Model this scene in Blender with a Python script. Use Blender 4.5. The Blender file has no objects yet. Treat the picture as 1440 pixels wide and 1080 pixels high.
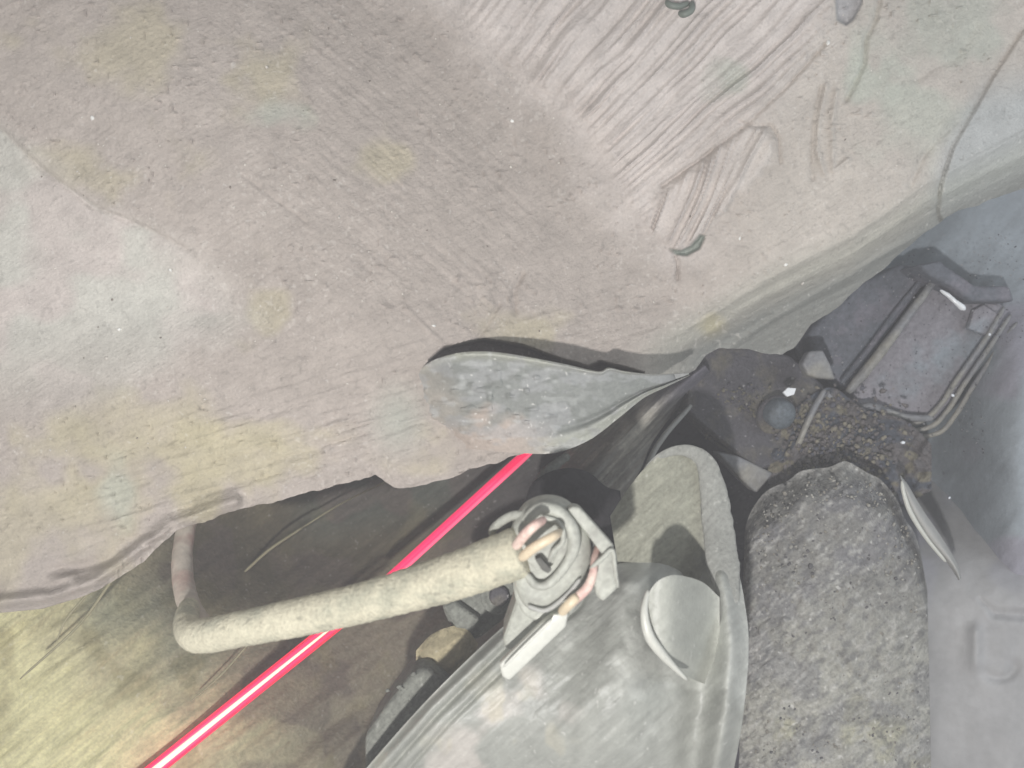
import bpy, bmesh, math
import numpy as np
from mathutils import Vector, Matrix

SC = bpy.context.scene
COL = SC.collection

# ------------------------------------------------------------------ camera, world, lamps, exposure
CAMY = -0.30
cam_d = bpy.data.cameras.new('camera'); cam = bpy.data.objects.new('camera', cam_d); COL.objects.link(cam)
cam.location = (0, CAMY, 0); cam.rotation_euler = (math.radians(90), 0, 0)
cam_d.sensor_width = 36; cam_d.lens = 30; cam_d.clip_start = 0.01; cam_d.clip_end = 20
cam_d.dof.use_dof = True; cam_d.dof.focus_distance = 0.335; cam_d.dof.aperture_fstop = 12.0
SC.camera = cam

wd = bpy.data.worlds.new("World"); SC.world = wd; wd.use_nodes = True
wd.node_tree.nodes['Background'].inputs[0].default_value = (1.0, 0.985, 0.97, 1)
wd.node_tree.nodes['Background'].inputs[1].default_value = 0.245

def lamp(name, loc, target, energy, size, colour):
    d = bpy.data.lights.new(name, 'AREA'); d.shape = 'DISK'; d.size = size; d.energy = energy; d.color = colour
    o = bpy.data.objects.new(name, d); COL.objects.link(o); o.location = loc
    o.rotation_euler = (Vector(target) - Vector(loc)).to_track_quat('-Z', 'Y').to_euler()
    return o
lamp('torch', (-0.065, -0.50, -0.135), (0.0, 0.03, 0.0), 3.25, 0.016, (1.0, 0.975, 0.962))
lamp('daylight_under_the_car', (0.55, -0.25, 0.12), (0.12, 0.08, -0.02), 1.15, 0.40, (0.84, 0.92, 1.0))

SC.view_settings.view_transform = 'Standard'; SC.view_settings.look = 'None'
SC.view_settings.exposure = 0.0; SC.view_settings.gamma = 1.0
SC.render.resolution_x = 1024; SC.render.resolution_y = 768
SC.cycles.max_bounces = 6

# ------------------------------------------------------------------ helpers
def L(r, g, b):
    c = np.array([r, g, b], float) / 255
    return np.where(c <= 0.04045, c / 12.92, ((c + 0.055) / 1.055) ** 2.4)

def W(px, py, D):
    px = np.asarray(px, float); py = np.asarray(py, float); D = np.asarray(D, float)
    k = 1.2 / 1440
    return np.stack([(px - 720) * k * D, CAMY + D + 0 * px, -(py - 540) * k * D], -1)

def _h(ix, iy, seed):
    n = (ix.astype(np.int64) * 374761393 + iy.astype(np.int64) * 668265263 + seed * 974711) & 0x7fffffff
    n = ((n ^ (n >> 13)) * 1274126177) & 0x7fffffff
    n = (n ^ (n >> 16)) & 0xffff
    return n / 65535.0
def vn(x, y, seed=0):
    x = np.asarray(x, float); y = np.asarray(y, float) + 0 * x
    ix = np.floor(x); iy = np.floor(y); fx = x - ix; fy = y - iy
    fx = fx * fx * (3 - 2 * fx); fy = fy * fy * (3 - 2 * fy)
    a = _h(ix, iy, seed); b = _h(ix + 1, iy, seed); c = _h(ix, iy + 1, seed); d = _h(ix + 1, iy + 1, seed)
    return (a + (b - a) * fx) * (1 - fy) + (c + (d - c) * fx) * fy
def fbm(x, y, seed=0, o=4):
    r = 0; a = 0.5; t = 0
    for i in range(o):
        r = r + a * vn(x * 2 ** i + 17.3 * i, y * 2 ** i - 9.1 * i, seed + i); t += a; a *= 0.5
    return r / t
def streak(x, y, deg, lw, ww, seed=0, o=3):
    """noise elongated along a direction deg above the image x axis: lw long, ww wide (px)"""
    a = math.radians(deg); u = x * math.cos(a) - y * math.sin(a); v = x * math.sin(a) + y * math.cos(a)
    return fbm(u / lw, v / ww, seed, o)
def sst(a, b, x):
    t = np.clip((x - a) / (b - a), 0, 1); return t * t * (3 - 2 * t)
def sdf(x, y, poly):
    """signed distance to polygon, px, negative inside"""
    P = np.array(poly, float); d = np.full(np.shape(x), 1e18); s = np.ones(np.shape(x)); n = len(P)
    for i in range(n):
        a = P[i]; b = P[i - 1]; e = b - a; wx = x - a[0]; wy = y - a[1]
        t = np.clip((wx * e[0] + wy * e[1]) / (e @ e + 1e-9), 0, 1)
        d = np.minimum(d, (wx - e[0] * t) ** 2 + (wy - e[1] * t) ** 2)
        c1 = y >= a[1]; c2 = y < b[1]; c3 = e[0] * wy > e[1] * wx
        s = np.where((c1 & c2 & c3) | (~c1 & ~c2 & ~c3), -s, s)
    return s * np.sqrt(d)
def dline(x, y, pts):
    P = np.array(pts, float); d = np.full(np.shape(x), 1e18)
    for a, b in zip(P[:-1], P[1:]):
        e = b - a; wx = x - a[0]; wy = y - a[1]
        t = np.clip((wx * e[0] + wy * e[1]) / (e @ e + 1e-9), 0, 1)
        d = np.minimum(d, (wx - e[0] * t) ** 2 + (wy - e[1] * t) ** 2)
    return np.sqrt(d)
def crv(pts, n, smooth=True):
    """Catmull-Rom through pts (k columns), resampled to n points by arc length"""
    P = np.array(pts, float)
    if smooth and len(P) > 2:
        E = np.vstack([2 * P[0] - P[1], P, 2 * P[-1] - P[-2]]); out = []
        for i in range(1, len(E) - 2):
            t = np.linspace(0, 1, 24, endpoint=False)[:, None]
            p0, p1, p2, p3 = E[i - 1], E[i], E[i + 1], E[i + 2]
            out.append(0.5 * ((2 * p1) + (-p0 + p2) * t + (2 * p0 - 5 * p1 + 4 * p2 - p3) * t ** 2 + (-p0 + 3 * p1 - 3 * p2 + p3) * t ** 3))
        P = np.vstack(out + [P[-1:]])
    s = np.concatenate([[0], np.cumsum(np.linalg.norm(np.diff(P[:, :2], axis=0), axis=1))])
    u = np.linspace(0, s[-1], n)
    return np.stack([np.interp(u, s, P[:, k]) for k in range(P.shape[1])], 1)
def mixc(c, new, m):
    return c * (1 - m[..., None]) + np.asarray(new) * m[..., None]

WPOS = {}
def finish(name, verts, faces, mat, parent=None, cols=None, smooth=True, angle=None):
    V = np.asarray(verts, float).reshape(-1, 3)
    org = V.mean(0)
    base = WPOS[parent.name] if parent is not None else np.zeros(3)
    me = bpy.data.meshes.new(name)
    me.from_pydata((V - org).tolist(), [], faces if isinstance(faces, list) else faces.tolist())
    me.materials.append(mat)
    if smooth:
        me.polygons.foreach_set('use_smooth', [True] * len(me.polygons))
        if angle: me.set_sharp_from_angle(angle=math.radians(angle))
    if cols is not None:
        at = me.attributes.new('Col', 'FLOAT_COLOR', 'POINT')
        c = np.ones((len(V), 4)); c[:, :3] = np.asarray(cols).reshape(-1, 3)
        at.data.foreach_set('color', c.ravel())
    me.update()
    o = bpy.data.objects.new(name, me); COL.objects.link(o)
    o.location = (org - base).tolist()
    if parent is not None: o.parent = parent
    o.matrix_basis = Matrix.Translation((org - base).tolist())
    WPOS[o.name] = org
    return o
def tag(o, label=None, cat=None, group=None, kind=None):
    if label: o['label'] = label
    if cat: o['category'] = cat
    if group: o['group'] = group
    if kind: o['kind'] = kind
    return o
def empty(name, px, py, D, label, cat, group=None):
    o = bpy.data.objects.new(name, None); COL.objects.link(o)
    o.empty_display_size = 0.01
    o.location = W(px, py, D).tolist(); WPOS[o.name] = W(px, py, D)
    return tag(o, label, cat, group)

def sheet(name, A, B, nu, nv, D, mat, parent=None, col=None, thick=0.002, smoothcurves=True, skirt=True):
    a = crv(A, nu, smoothcurves); b = crv(B, nu, smoothcurves)
    t = np.linspace(0, 1, nv)[:, None]; s = np.linspace(0, 1, nu)[None, :] + 0 * t
    px = (1 - t) * a[None, :, 0] + t * b[None, :, 0]; py = (1 - t) * a[None, :, 1] + t * b[None, :, 1]
    t = t + 0 * s
    d = D(px, py, s, t) + 0 * px
    V = W(px, py, d).reshape(-1, 3)
    idx = np.arange(nu * nv).reshape(nv, nu)
    F = np.stack([idx[:-1, :-1], idx[1:, :-1], idx[1:, 1:], idx[:-1, 1:]], -1).reshape(-1, 4)
    C = None
    if col is not None:
        C = np.broadcast_to(col(px, py, s, t), px.shape + (3,)).reshape(-1, 3)
    if skirt:
        ring = np.concatenate([idx[0, :], idx[1:, -1], idx[-1, -2::-1], idx[-2:0:-1, 0]])
        n0 = len(V); V2 = W(px.ravel()[ring], py.ravel()[ring], d.ravel()[ring] + thick)
        V = np.vstack([V, V2]); k = len(ring); j = np.arange(k); jn = (j + 1) % k
        F = np.vstack([F, np.stack([ring[j], ring[jn], n0 + jn, n0 + j], -1)])
        if C is not None: C = np.vstack([C, C[ring]])
    return finish(name, V, F, mat, parent, C, True, 50)

def tube(name, pts, mat, parent=None, nseg=16, n=60, wob=0.0, seed=0, col=None, flat=1.0, freq=30):
    """pts: (px, py, D, radius_px)"""
    P = crv(pts, n); c = W(P[:, 0], P[:, 1], P[:, 2]); R = P[:, 3] * P[:, 2] * 1.2 / 1440
    T = np.gradient(c, axis=0); T /= np.linalg.norm(T, axis=1)[:, None]
    up = np.array([0, -1.0, 0]); V = []; C = []
    ang = np.linspace(0, 2 * math.pi, nseg, endpoint=False)
    for i in range(n):
        a = np.cross(T[i], up); a /= np.linalg.norm(a) + 1e-9; b = np.cross(a, T[i])
        endf = 1.0
        e = min(i, n - 1 - i) / max(1, n - 1) * n
        if e < 3: endf = [0.55, 0.83, 0.95][int(e)]
        r = R[i] * endf * (1 + wob * (fbm(i * freq / n * np.ones(nseg), ang * 1.3, seed, 4) - 0.5))
        V.append(c[i] + (np.cos(ang) * r)[:, None] * a + (np.sin(ang) * r * flat)[:, None] * b)
    V = np.vstack(V + [c[:1], c[-1:]])
    F = []
    for i in range(n - 1):
        for j in range(nseg):
            F.append((i * nseg + j, i * nseg + (j + 1) % nseg, (i + 1) * nseg + (j + 1) % nseg, (i + 1) * nseg + j))
    for j in range(nseg):
        F.append((n * nseg, (j + 1) % nseg, j)); F.append((n * nseg + 1, (n - 1) * nseg + j, (n - 1) * nseg + (j + 1) % nseg))
    return finish(name, V, F, mat, parent, None, True)

def prism(name, poly, D, thick, bev, mat, parent=None, seg=3, curve=0, holes=None):
    """polygon in px extruded away from the camera; D a number or f(px,py)"""
    P = np.array(poly, float)
    if curve: P = crv(np.vstack([P, P[:1]]), curve)[:-1]
    d = D(P[:, 0], P[:, 1]) if callable(D) else np.full(len(P), D)
    c = W(P[:, 0], P[:, 1], d); dirs = c - np.array([0, CAMY, 0]); back = c + np.array([0, 1, 0]) * thick
    bm = bmesh.new(); f = [bm.verts.new(v) for v in c]; k = [bm.verts.new(v) for v in back]
    n = len(f); bm.faces.new(f); bm.faces.new(k[::-1])
    for i in range(n): bm.faces.new((f[i], k[i], k[(i + 1) % n], f[(i + 1) % n]))
    bmesh.ops.recalc_face_normals(bm, faces=bm.faces)
    if bev:
        bmesh.ops.bevel(bm, geom=[e for e in bm.edges if e.verts[0] in f and e.verts[1] in f] +
                        ([e for e in bm.edges if (e.verts[0] in f) != (e.verts[1] in f)] if not curve else []),
                        offset=bev, segments=seg, profile=0.6, affect='EDGES', clamp_overlap=True)
    bmesh.ops.triangulate(bm, faces=[q for q in bm.faces if len(q.verts) > 4])
    bm.verts.ensure_lookup_table(); bm.verts.index_update()
    V = [v.co[:] for v in bm.verts]; F = [[v.index for v in q.verts] for q in bm.faces]; bm.free()
    return finish(name, V, F, mat, parent, None, True, 35)

def lumps(name, pts, mat, seed=1, parent=None, sub=1, cols=None, squash=0.7):
    """irregular little stones: pts = (px,py,D,radius_m)"""
    rng = np.random.RandomState(seed)
    bm = bmesh.new(); bmesh.ops.create_icosphere(bm, subdivisions=sub, radius=1)
    bv = np.array([v.co[:] for v in bm.verts]); bf = np.array([[v.index for v in f.verts] for f in bm.faces]); bm.free()
    V = []; F = []; C = []; n = 0
    for i, (px, py, D, r) in enumerate(pts):
        q = bv * (1 + rng.uniform(-.35, .35, (len(bv), 1))) * rng.uniform(.6, 1.3, (1, 3)) * r
        a = rng.uniform(0, 6.28); R = np.array([[math.cos(a), 0, math.sin(a)], [0, squash, 0], [-math.sin(a), 0, math.cos(a)]])
        V.append(q @ R.T + W(px, py, D)); F.append(bf + n); n += len(bv)
        if cols is not None: C.append(np.repeat(np.asarray(cols[i])[None], len(bv), 0))
    return finish(name, np.vstack(V), np.vstack(F), mat, parent, np.vstack(C) if cols is not None else None, True)

# ------------------------------------------------------------------ materials
def mat(name, c=None, rough=0.85, grain=0.25, gs=900, bump=0.35, stk=None, patch=None, ps=25, fleck=0.0, spec=0.3, dark=0.0):
    """c None = per-vertex dirt colours. grain: tone variation; stk=(deg, amount); patch=(colour, amount); fleck: pale grit"""
    m = bpy.data.materials.new(name); m.use_nodes = True; nt = m.node_tree; N = nt.nodes; K = nt.links.new
    bs = N['Principled BSDF']; bs.inputs['Roughness'].default_value = rough
    bs.inputs['Specular IOR Level'].default_value = spec
    tc = N.new('ShaderNodeTexCoord')
    if c is None:
        a = N.new('ShaderNodeAttribute'); a.attribute_name = 'Col'; cur = a.outputs['Color']
    else:
        a = N.new('ShaderNodeRGB'); a.outputs[0].default_value = (*c, 1); cur = a.outputs[0]
    def noise(scale, detail=4, vec=None, rgh=0.6):
        n = N.new('ShaderNodeTexNoise'); n.inputs['Scale'].default_value = scale; n.inputs['Detail'].default_value = detail
        n.inputs['Roughness'].default_value = rgh; K(vec or tc.outputs['Object'], n.inputs['Vector']); return n.outputs['Fac']
    def rng(v, a0, a1, b0, b1):
        r = N.new('ShaderNodeMapRange'); K(v, r.inputs[0])
        for i, q in enumerate((a0, a1, b0, b1)): r.inputs[i + 1].default_value = q
        return r.outputs[0]
    def mix(fac, x, y, mode='MIX'):
        q = N.new('ShaderNodeMix'); q.data_type = 'RGBA'; q.blend_type = mode
        if isinstance(fac, float): q.inputs[0].default_value = fac
        else: K(fac, q.inputs[0])
        K(x, q.inputs[6])
        if isinstance(y, tuple): q.inputs[7].default_value = y
        else: K(y, q.inputs[7])
        return q.outputs[2]
    if patch:
        cur = mix(rng(noise(ps, 3), 0.48, 0.66, 0, patch[1]), cur, (*patch[0], 1))
    g = noise(gs, 5); g2 = noise(gs * 0.13, 4)
    def mulby(cur, v):
        q = N.new('ShaderNodeVectorMath'); q.operation = 'SCALE'; K(cur, q.inputs[0]); K(v, q.inputs['Scale']); return q.outputs[0]
    cur = mulby(cur, rng(g, 0.3, 0.7, 1 - grain, 1 + grain)); cur = mulby(cur, rng(g2, 0.3, 0.7, 1 - grain * .6, 1 + grain * .6))
    hb = g
    if stk:
        mp = N.new('ShaderNodeMapping'); K(tc.outputs['Object'], mp.inputs[0]); mp.vector_type = 'TEXTURE'
        mp.inputs['Rotation'].default_value = (0, -math.radians(stk[0]), 0); mp.inputs['Scale'].default_value = (9, 1, 1)
        s = noise(stk[2] if len(stk) > 2 else 700, 3, mp.outputs[0])
        cur = mulby(cur, rng(s, 0.3, 0.7, 1 - stk[1], 1 + stk[1]))
        ad = N.new('ShaderNodeMath'); ad.operation = 'ADD'; K(g, ad.inputs[0]); K(s, ad.inputs[1]); hb = ad.outputs[0]
    if dark:
        cur = mix(rng(noise(gs * .35, 2), 0.60, 0.70, 0, dark), cur, (0.05, 0.048, 0.045, 1))
    if fleck:
        cur = mix(rng(noise(gs * .5, 1), 0.70, 0.76, 0, fleck), cur, (0.75, 0.74, 0.70, 1))
    K(cur, bs.inputs['Base Color'])
    b = N.new('ShaderNodeBump'); b.inputs['Strength'].default_value = bump; b.inputs['Distance'].default_value = 0.0008
    K(hb, b.inputs['Height']); K(b.outputs[0], bs.inputs['Normal'])
    return m
def glow(name, c, s):
    m = bpy.data.materials.new(name); m.use_nodes = True; bs = m.node_tree.nodes['Principled BSDF']
    bs.inputs['Base Color'].default_value = (*c, 1); bs.inputs['Emission Color'].default_value = (*c, 1)
    bs.inputs['Emission Strength'].default_value = s; return m

M = {
 'panel': mat('dusty_undercoat', None, 0.8, 0.085, 1000, 0.55, (33, .035, 600), fleck=0.22, dark=0.16),
 'flap': mat('dusty_grey_rubber', None, 0.6, 0.10, 900, 0.25, (18, .05), fleck=0.5, spec=.4),
 'back': mat('dirty_inner_metal', None, 0.9, 0.16, 700, 0.5, (38, .16, 500), fleck=0.2),
 'back2': mat('dirty_right_plastic', None, 0.8, 0.08, 500, 0.3, (50, .05, 300)),
 'housing': mat('dusty_moulded_plastic', None, 0.45, 0.06, 900, 0.2, (40, .05), fleck=0.3, spec=.5),
 'bush': mat('gritty_rubber', None, 0.8, 0.24, 750, 0.9, (30, .12, 500), fleck=0.5),
 'cover': mat('pale_dusty_cover', None, 0.7, 0.06, 300, 0.25),
 'plate': mat('olive_dusty_plate', tuple(L(150, 150, 136)), 0.75, 0.14, 800, 0.4, (50, .12, 600), fleck=.2),
 'plate2': mat('grey_dusty_plate', tuple(L(148, 149, 143)), 0.7, 0.16, 800, 0.45, (50, .12, 600), fleck=.2),
 'rim': mat('grey_dusty_rim', tuple(L(172, 173, 168)), 0.6, 0.1, 700, 0.25, fleck=.2),
 'conn': mat('connector_plastic', tuple(L(176, 178, 168)), 0.55, 0.13, 700, 0.3, (35, .08), patch=(tuple(L(140, 140, 132)), .7), ps=120, spec=.4),
 'conndark': mat('connector_painted_shade', tuple(L(95, 95, 90)), 0.8, 0.15, 700, 0.3),  # dark copy of the connector plastic, shade of its gaps put into colour
 'sleeve': mat('dusty_tape_wrap', tuple(L(206, 201, 178)), 0.95, 0.16, 900, 0.8, patch=(tuple(L(168, 168, 150)), .8), ps=90, dark=.3),
 'lead': mat('dusty_pinkish_lead', tuple(L(200, 190, 176)), 0.8, 0.12, 400, 0.3, patch=(tuple(L(175, 140, 130)), .7), ps=60),
 'pink': mat('pink_wire', tuple(L(214, 178, 168)), 0.55, 0.15, 700, 0.3, patch=(tuple(L(218, 200, 186)), .8), ps=150, spec=.5),
 'cream': mat('cream_wire', tuple(L(212, 196, 168)), 0.45, 0.08, 500, 0.15, spec=.5),
 'tab': mat('pale_plastic_tab', tuple(L(202, 203, 194)), 0.35, 0.05, 700, 0.1, spec=.5),
 'dark': mat('dark_gritty_steel', tuple(L(80, 78, 82)), 0.6, 0.3, 800, 0.8, fleck=.35, patch=(tuple(L(110, 105, 92)), .8), ps=70, spec=.4),
 'dark2': mat('shadow_black', tuple(L(50, 48, 50)), 0.95, 0.3, 600, 0.5),  # near-black for the added shadow lump
 'steel': mat('blue_grey_steel', tuple(L(92, 100, 106)), 0.6, 0.3, 600, 0.6, spec=.5),
 'canister': mat('purple_grey_plastic', tuple(L(134, 131, 137)), 0.6, 0.2, 500, 0.5, (50, .1, 300), patch=(tuple(L(130, 140, 147)), .8), ps=40, spec=.4),
 'canrail': mat('worn_rail', tuple(L(126, 127, 130)), 0.5, 0.2, 500, 0.3, (55, .1, 300), patch=(tuple(L(146, 142, 128)), .8), ps=35, spec=.5),
 'candark': mat('dark_blue_grey_plastic', tuple(L(98, 102, 110)), 0.6, 0.2, 500, 0.6, (50, .12, 300), patch=(tuple(L(118, 114, 123)), .8), ps=60),
 'block': mat('dusty_dark_rubber', tuple(L(132, 134, 126)), 0.8, 0.25, 600, 0.7, (38, .12, 500), fleck=.2),
 'grit': mat('road_grit', None, 0.9, 0.25, 900, 0.6),
 'glint': mat('white_glint', (0.85, 0.88, 0.9), 0.25, 0.03, 300, 0.05, spec=.6),  # near-white for the modelled highlights
 'straw': mat('dry_straw', tuple(L(154, 149, 122)), 0.8, 0.1, 300, 0.2),
 'greyclip': mat('grey_green_clip', tuple(L(112, 120, 112)), 0.5, 0.1, 600, 0.2, spec=.5),
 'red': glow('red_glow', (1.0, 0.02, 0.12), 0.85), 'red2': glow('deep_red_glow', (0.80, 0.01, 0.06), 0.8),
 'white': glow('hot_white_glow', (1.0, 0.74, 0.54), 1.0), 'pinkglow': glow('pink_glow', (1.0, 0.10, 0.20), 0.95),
}

# ------------------------------------------------------------------ THE PANEL (dusty undercoated bodywork)
EDGE = [(-150, 890), (0, 862), (60, 856), (120, 838), (160, 818), (200, 790), (250, 746), (320, 722), (420, 694), (500, 676), (528, 668),
        (540, 676), (556, 686), (590, 684), (630, 672), (680, 656), (730, 640), (775, 622), (850, 588), (910, 552), (955, 533), (978, 520),
        (992, 500), (1012, 490), (1060, 494), (1100, 499), (1118, 488), (1140, 456), (1180, 430), (1212, 398), (1250, 374),
        (1290, 334), (1330, 306), (1380, 284), (1440, 262), (1600, 205)]
EX = np.concatenate([np.arange(-150, 1600, 3.0), [1600.0]]); _e = np.array(EDGE, float)
EY = np.interp(EX, _e[:, 0], _e[:, 1])
EY = EY + ((fbm(EX / 20, 0 * EX, 300, 3) - .5) * 8 + (fbm(EX / 5, 0 * EX, 301, 2) - .5) * 1.2) * sst(90, 180, EX) * sst(770, 730, EX) + (fbm(EX / 30, 0 * EX, 302, 3) - .5) * 8 * sst(990, 1010, EX)
EDGE = list(zip(EX.tolist(), EY.tolist())); EA = np.array(EDGE, float)
S1 = [(540, -60), (640, 20), (700, 90), (770, 140), (835, 195), (860, 265), (905, 320), (945, 350), (978, 333), (920, 272), (990, 222), (1080, 158), (1150, 75), (1178, 20), (1190, -60)]
S2 = [(930, 272), (985, 226), (1050, 178), (1075, 178), (1092, 196), (1088, 232), (1050, 262), (1020, 300), (985, 338), (948, 350), (905, 318)]
PALE = [(-200, 60), (0, 182), (60, 240), (130, 290), (210, 322), (290, 368), (330, 405), (348, 452), (280, 492), (190, 532), (110, 560), (0, 585), (-200, 600)]
RIGHTP = [(1440, 40), (1400, 100), (1372, 150), (1340, 205), (1322, 262), (1318, 300), (1330, 330), (1700, 330), (1700, -80)]
SLOT = [(604, 506), (624, 488), (680, 477), (730, 484), (790, 505), (826, 515), (842, 508), (880, 517), (905, 524), (880, 545), (640, 545), (600, 530)]
CHIP1 = [(942, 350), (958, 352), (972, 345), (984, 330), (992, 332), (984, 350), (966, 360), (950, 358)]
CHIP2 = [(1166, -30), (1175, 0), (1177, 28), (1190, 36), (1200, 28), (1212, 5), (1215, -30)]

def ridges(x, y):
    """brushed seam sealer: radial fans of sharp ridges"""
    wx = x + 15 * (fbm(x / 90, y / 90, 5, 2) - .5); wy = y + 15 * (fbm(x / 90, y / 90, 8, 2) - .5)
    th = np.arctan2(1150 - wy, wx + 100); r = np.hypot(x + 100, y - 1150)
    f1 = np.abs(vn(th * 118, r / 260, 21) - .5) * 2; f2 = vn(th * 260, r / 190, 22); f3 = vn(th * 48, r / 300, 23)
    f4 = np.abs(vn(th * 178 + 7, r / 220, 24) - .5) * 2
    h1 = (1 - f1) ** 2 * .42 + (1 - f4) ** 2 * .42 + f2 * .5 + f3 * .15
    th2 = np.arctan2(760 - wy, wx - 790); r2 = np.hypot(x - 790, y - 760)
    h2 = vn(th2 * 105, r2 / 200, 31) * .55 + (1 - np.abs(vn(th2 * 88, r2 / 220, 32) - .5) * 2) ** 2 * .6
    ragged = 26 * (fbm(x / 14, y / 14, 40, 3) - .5)
    m1 = sst(14, -42, sdf(x, y, S1) + ragged); m2 = sst(6, -10, sdf(x, y, S2) + ragged * .6)
    fade = .35 + .65 * sst(660, 850, x + .35 * y)
    return h1 * m1 * (1 - m2) * fade, h2 * m2, m1, m2

def panel_D(x, y, s, t):
    D = 0.330 + 0 * x
    sg = ((x - 600) - y) / 1.414                       # + to the upper right of the long crease
    D -= 0.020 * sst(-20, -420, sg)                    # the lower left swells towards the viewer
    D += 0.004 * np.exp(-((sg + 60) / 90) ** 2)
    D += 0.010 * sst(1150, 1440, x - .3 * y)           # falls back to the right
    # rolled lower flange on the right half
    ye = np.interp(x, EA[:, 0], EA[:, 1]); yl = np.interp(x, [900, 1000, 1080, 1200, 1300, 1440, 1600], [540, 492, 445, 392, 325, 262, 205])
    d = (yl - y); m = sst(880, 1010, x)
    D += m * 0.026 * sst(95, -20, d) ** 1.5
    D += m * 0.012 * sst(0, -70, d)
    D -= m * 0.0022 * np.exp(-((d + 4 + 10 * np.sin(x / 70)) / 6) ** 2)
    D -= m * 0.0014 * np.exp(-((d - 26 - .04 * (x - 1000)) / 7) ** 2)
    D -= m * 0.0010 * np.exp(-((d - 48 - .06 * (x - 1000)) / 5) ** 2)
    # left: pale plateau, stepped down from the coating
    sd = sdf(x, y, PALE) + 10 * (fbm(x / 30, y / 30, 60, 3) - .5)
    up = sst(520, 430, y)
    D += sst(4, -7, sd) * 0.0012 * up * sst(340, 180, x) + sst(20, -70, sd) * .003
    # folds along lower left border
    D -= 0.006 * np.exp(-(dline(x, y, [(-150, 872), (0, 846), (70, 838), (130, 818), (170, 790), (240, 735), (330, 705)]) / 10) ** 2)
    D += 0.0025 * np.exp(-(dline(x, y, [(-60, 850), (30, 822), (90, 800), (150, 790), (200, 755), (270, 716)]) / 9) ** 2)
    D -= 0.003 * np.exp(-(dline(x, y, [(10, 826), (60, 812), (100, 812)]) / 9) ** 2)
    D += 0.004 * sst(190, 0, np.hypot(x - 190, (y - 690) * 1.2)) * sst(0, 1, 1 + 0 * x)
    D += 0.0035 * (fbm(x / 260, y / 260, 70, 3) - .5)
    D += 0.0016 * (fbm(x / 70, y / 70, 71, 3) - .5)
    # brushed ridges
    h1, h2, m1, m2 = ridges(x, y)
    D -= 0.0042 * h1 + 0.0038 * h2 - .0003 * m1
    D += 0.0018 * np.exp(-(dline(x, y, [(930, 262), (985, 224), (1050, 174), (1100, 128), (1160, 62)]) / 3) ** 2)
    D += 0.0012 * np.exp(-(dline(x, y, [(1040, 172), (1062, 178), (1084, 176), (1095, 196), (1097, 228)]) / 3) ** 2)
    # raised beads and cracks on the right
    D -= 0.0014 * np.exp(-(dline(x, y, [(1162, 120), (1152, 160), (1148, 210), (1160, 245)]) / 4) ** 2)
    D += 0.0018 * np.exp(-(dline(x, y, [(1238, -10), (1230, 30), (1217, 55), (1215, 90), (1190, 140)]) / 4) ** 2)
    D -= 0.0014 * np.exp(-(dline(x, y, [(1176, 130), (1170, 175), (1172, 240), (1192, 225)]) / 4) ** 2)
    D += 0.0012 * np.exp(-(dline(x, y, [(1155, 125), (1146, 170), (1142, 250)]) / 5) ** 2)
    D += 0.0012 * np.exp(-(dline(x, y, [(1345, 170), (1300, 215), (1280, 260)]) / 5) ** 2)
    D += 0.0022 * np.exp(-(dline(x, y, [(1290, 110), (1345, 80), (1370, 40)]) / 8) ** 2) * .5
    sr = sdf(x, y, RIGHTP)
    D += 0.0022 * np.exp(-np.clip(sr, 0, 200) / 26.) * sst(-5, 1, sr)
    D += 0.0007 * np.exp(-(sr / 2.5) ** 2) * sst(180, 260, y)
    D -= 0.0008 * np.exp(-(dline(x, y, [(570, 430), (590, 452), (620, 480)]) / 3) ** 2)
    D += 0.0009 * np.exp(-(dline(x, y, [(702, 428), (682, 462), (655, 500)]) / 3) ** 2)
    D += 0.0014 * np.exp(-(dline(x, y, [(0, 180), (60, 238), (130, 290), (210, 322), (262, 350)]) / 4) ** 2)
    D += 0.0007 * np.exp(-(dline(x, y, [(340, 245), (385, 278), (430, 312)]) / 3) ** 2)
    D += 0.0016 * np.exp(-(dline(x, y, [(735, 385), (722, 410), (725, 440)]) / 4) ** 2)
    D += 0.0016 * np.exp(-(dline(x, y, [(945, 352), (953, 368), (952, 392)]) / 3) ** 2)
    # slot above the flap, chipped places
    D += 0.011 * sst(2, -5, sdf(x, y, SLOT)) 
    D += 0.0034 * sst(2, -4, sdf(x, y, CHIP1)) + 0.003 * sst(2, -4, sdf(x, y, CHIP2))
    # grit and wiped streaks
    coat = 1 - np.maximum(m1, m2) * .7 - .75 * sst(10, -10, sd) - .8 * sst(4, -10, sr)
    coat = np.clip(coat, .12, 1)
    g = fbm(x / 7, y / 7, 80, 3)
    D -= coat * (0.0006 * (g - .5) + 0.0011 * np.clip(vn(x / 5.5, y / 5.5, 85) - .8, 0, 1) * 5 * sst(.45, .6, vn(x / 60, y / 60, 86)))
    lo = sst(470, 640, y + (x - 300) * .22) * sst(1010, 900, x) * sst(-80, 250, x)
    D -= lo * 0.0019 * (streak(x, y, 16, 75, 6.5, 90) - .5)
    mid = sst(380, 460, x) * sst(900, 700, x) * sst(520, 380, y)
    D -= mid * 0.0010 * (streak(x, y, -40, 50, 7, 91) - .5)
    fr = sst(950, 1050, x) * sst(330, 430, y + (x - 1000) * .35)
    D -= fr * 0.0013 * (streak(x, y, 27, 80, 6, 92) - .5)
    return D

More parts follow.
